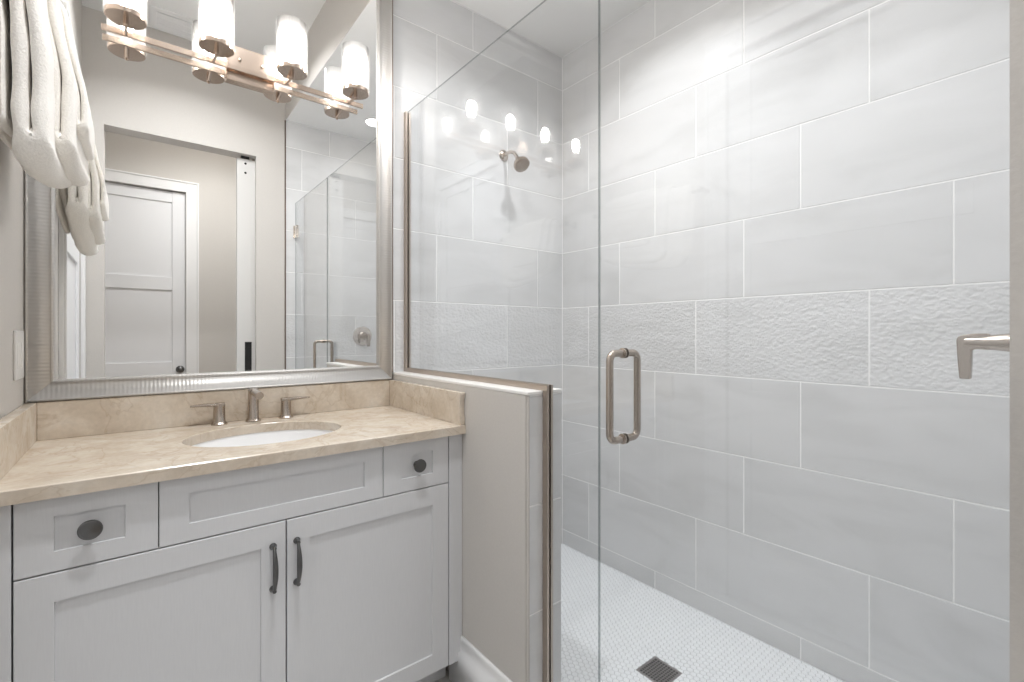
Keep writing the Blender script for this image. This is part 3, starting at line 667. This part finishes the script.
def towel(name, label, yc, W, zbot, inner, d, back_in, bd, flare, seed, tilt=1.0):
    """a folded towel over the bar: a closed double layer, front half towards the room, back half towards the wall.
    inner: distance of the inner layer centre from the bar centre; d: layer spacing."""
    path = []  # (x, z, thickness)
    zt = ZB
    ztop = inner+.0
    def fr(z, off):        # front half flares out from the bar going down
        t = min(1, max(0, (ZB-z)/.16)); t = t*t*(3-2*t); return XB+off*(.72+.28*t)+flare*t
    n = 26; tf, tbk = d*.475, bd*.47
    o_in, o_out = inner, inner+d; bi, bo = back_in, back_in+bd
    # outer layer, front, going down
    for k in range(n): z = ZB-(ZB-zbot-.030)*k/(n-1); path.append((fr(z, o_out), z, tf))
    # U at the front bottom
    xa, xb = fr(zbot, o_out), fr(zbot, o_in); c = (xa+xb)/2; r = (xa-xb)/2
    for k in range(1, 9): a = math.pi*k/9; path.append((c+r*.9*math.cos(a), zbot+.030-(r+.004)*math.sin(a), tf+(.026 if d > .015 else .008)*math.sin(a)**1.5))
    for k in range(n): z = zbot+.030+(ZB-zbot-.030)*k/(n-1); path.append((fr(z, o_in), z, tf))
    for k in range(1, 10): a = math.pi*k/10; e = (1-math.cos(a))/2; path.append((XB+(o_in*.72*(1-e)+bi*e)*math.cos(a), ZB+(o_in*.72)*math.sin(a), tf+(tbk-tf)*e))
    zb2 = zbot+.004
    bk = lambda z, off: XB-off+.0105*(lambda t: t*t*(3-2*t))(min(1, max(0, (ZB-z)/.13)))
    for k in range(n): z = ZB-(ZB-zb2-bd*.5)*k/(n-1); path.append((bk(z, bi), z, tbk))
    c = bk(zb2, (bi+bo)/2); r = bd/2
    for k in range(1, 5): a = math.pi*k/5; path.append((c+r*math.cos(a), zb2+bd*.5-r*math.sin(a), tbk))
    for k in range(n): z = zb2+bd*.5+(ZB-zb2-bd*.5)*k/(n-1); path.append((bk(z, bo), z, tbk))
    for k in range(1, 10): a = math.pi-math.pi*k/10; e = (1-math.cos(a))/2; path.append((XB+(o_out*.72*(1-e)+bo*e)*math.cos(a), ZB+(o_out*.72)*math.sin(a), tf+(tbk-tf)*e))
    m_ = len(path); NS = 44; rings = []
    sec = []
    for k in range(NS):     # squarish section: thickness across, towel width along y
        a = 2*math.pi*k/NS; ca, sa = math.cos(a), math.sin(a)
        sec.append((math.copysign(abs(ca)**.5, ca), math.copysign(min(1, abs(sa)**.6), sa)))
    # better spread along the width
    sec = []
    nw = 16; e = .5
    ys = [-1+2*k/nw for k in range(nw+1)]
    rim = [(-.94, .80), (-.985, .55), (-1.0, .0), (-.985, -.55), (-.94, -.80)]
    for k in range(nw+1):
        y = -.9+1.8*k/nw; sec.append((1.0, y))
    sec += [(.87, .952), (.5, .9866), (0, 1.0), (-.5, .9866), (-.87, .952)]
    for k in range(nw+1):
        y = .9-1.8*k/nw; sec.append((-1.0, y))
    sec += [(-.87, -.952), (-.5, -.9866), (0, -1.0), (.5, -.9866), (.87, -.952)]
    zmin = zbot
    for i in range(m_):
        x, z, t = path[i]; xp, zp, _ = path[i-1]; xn, zn, _ = path[(i+1) % m_]
        tx, tz = xn-xp, zn-zp; L = math.hypot(tx, tz) or 1; nx_, nz_ = -tz/L, tx/L
        ring = []
        for s, yy in sec:
            fr_ = 1.0 if x > XB+.008 else .25
            hang = max(0, min(1, (ZB-z)/.33))
            wob = noise.noise(Vector((z*9+seed, yy*1.7, seed*3.1)))*.0045*fr_*hang
            yoff = noise.noise(Vector((z*7, seed*2.3, x*12)))*.010*hang
            # the near and far bottom corners pull in and up a little
            rise = (.022*abs(yy)**4)*max(0, hang-.55)/.45+(.022*(yy+1) if x > XB+.005 else .036*(yy+1)+.02)*hang*tilt
            kk = max(.6, min(3.2, t/(W/2)/.10*1.3)); ay = abs(yy)
            ay = ay/.9*(1-.1*kk) if ay <= .9001 else 1-(1-ay)*kk
            yy = math.copysign(ay, yy)
            tt = t*(1+.16*noise.noise(Vector((z*24, yy*5+seed, 4.4))))
            ring.append(Vector((x+nx_*tt*s+wob, yc+yy*W/2*(1-.05*hang)+yoff, z+nz_*tt*s+rise*(ZB-z)/.3)))
        rings.append(ring)
    mb = MB(); rings.append(rings[0]); mb.ring(rings, caps=False); bmesh.ops.remove_doubles(mb.bm, verts=mb.bm.verts, dist=1e-6)
    o = mb.build(name, M['terry'], smooth=True, angle=180)
    # one mesh is the thing itself
    md = o.modifiers.new('sub', 'SUBSURF'); md.levels = 1; md.render_levels = 1
    return tag(o, label, 'towel')
towel('bath_towel', 'longest cream towel, innermost on the bar nearest the wall', 1.445, .53, .312, .0205, .0245, .0120, .0085, .000, 1.0, 1.5)
towel('hand_towel', 'cream towel of middle length folded over the longest towel', 1.475, .40, .350, .0545, .0185, .0280, .0068, .001, 5.0, .8)
towel('washcloth', 'smallest cream towel, outermost layer on top of the other two', 1.490, .27, .420, .0795, .0120, .0405, .0055, .001, 9.0, .3)
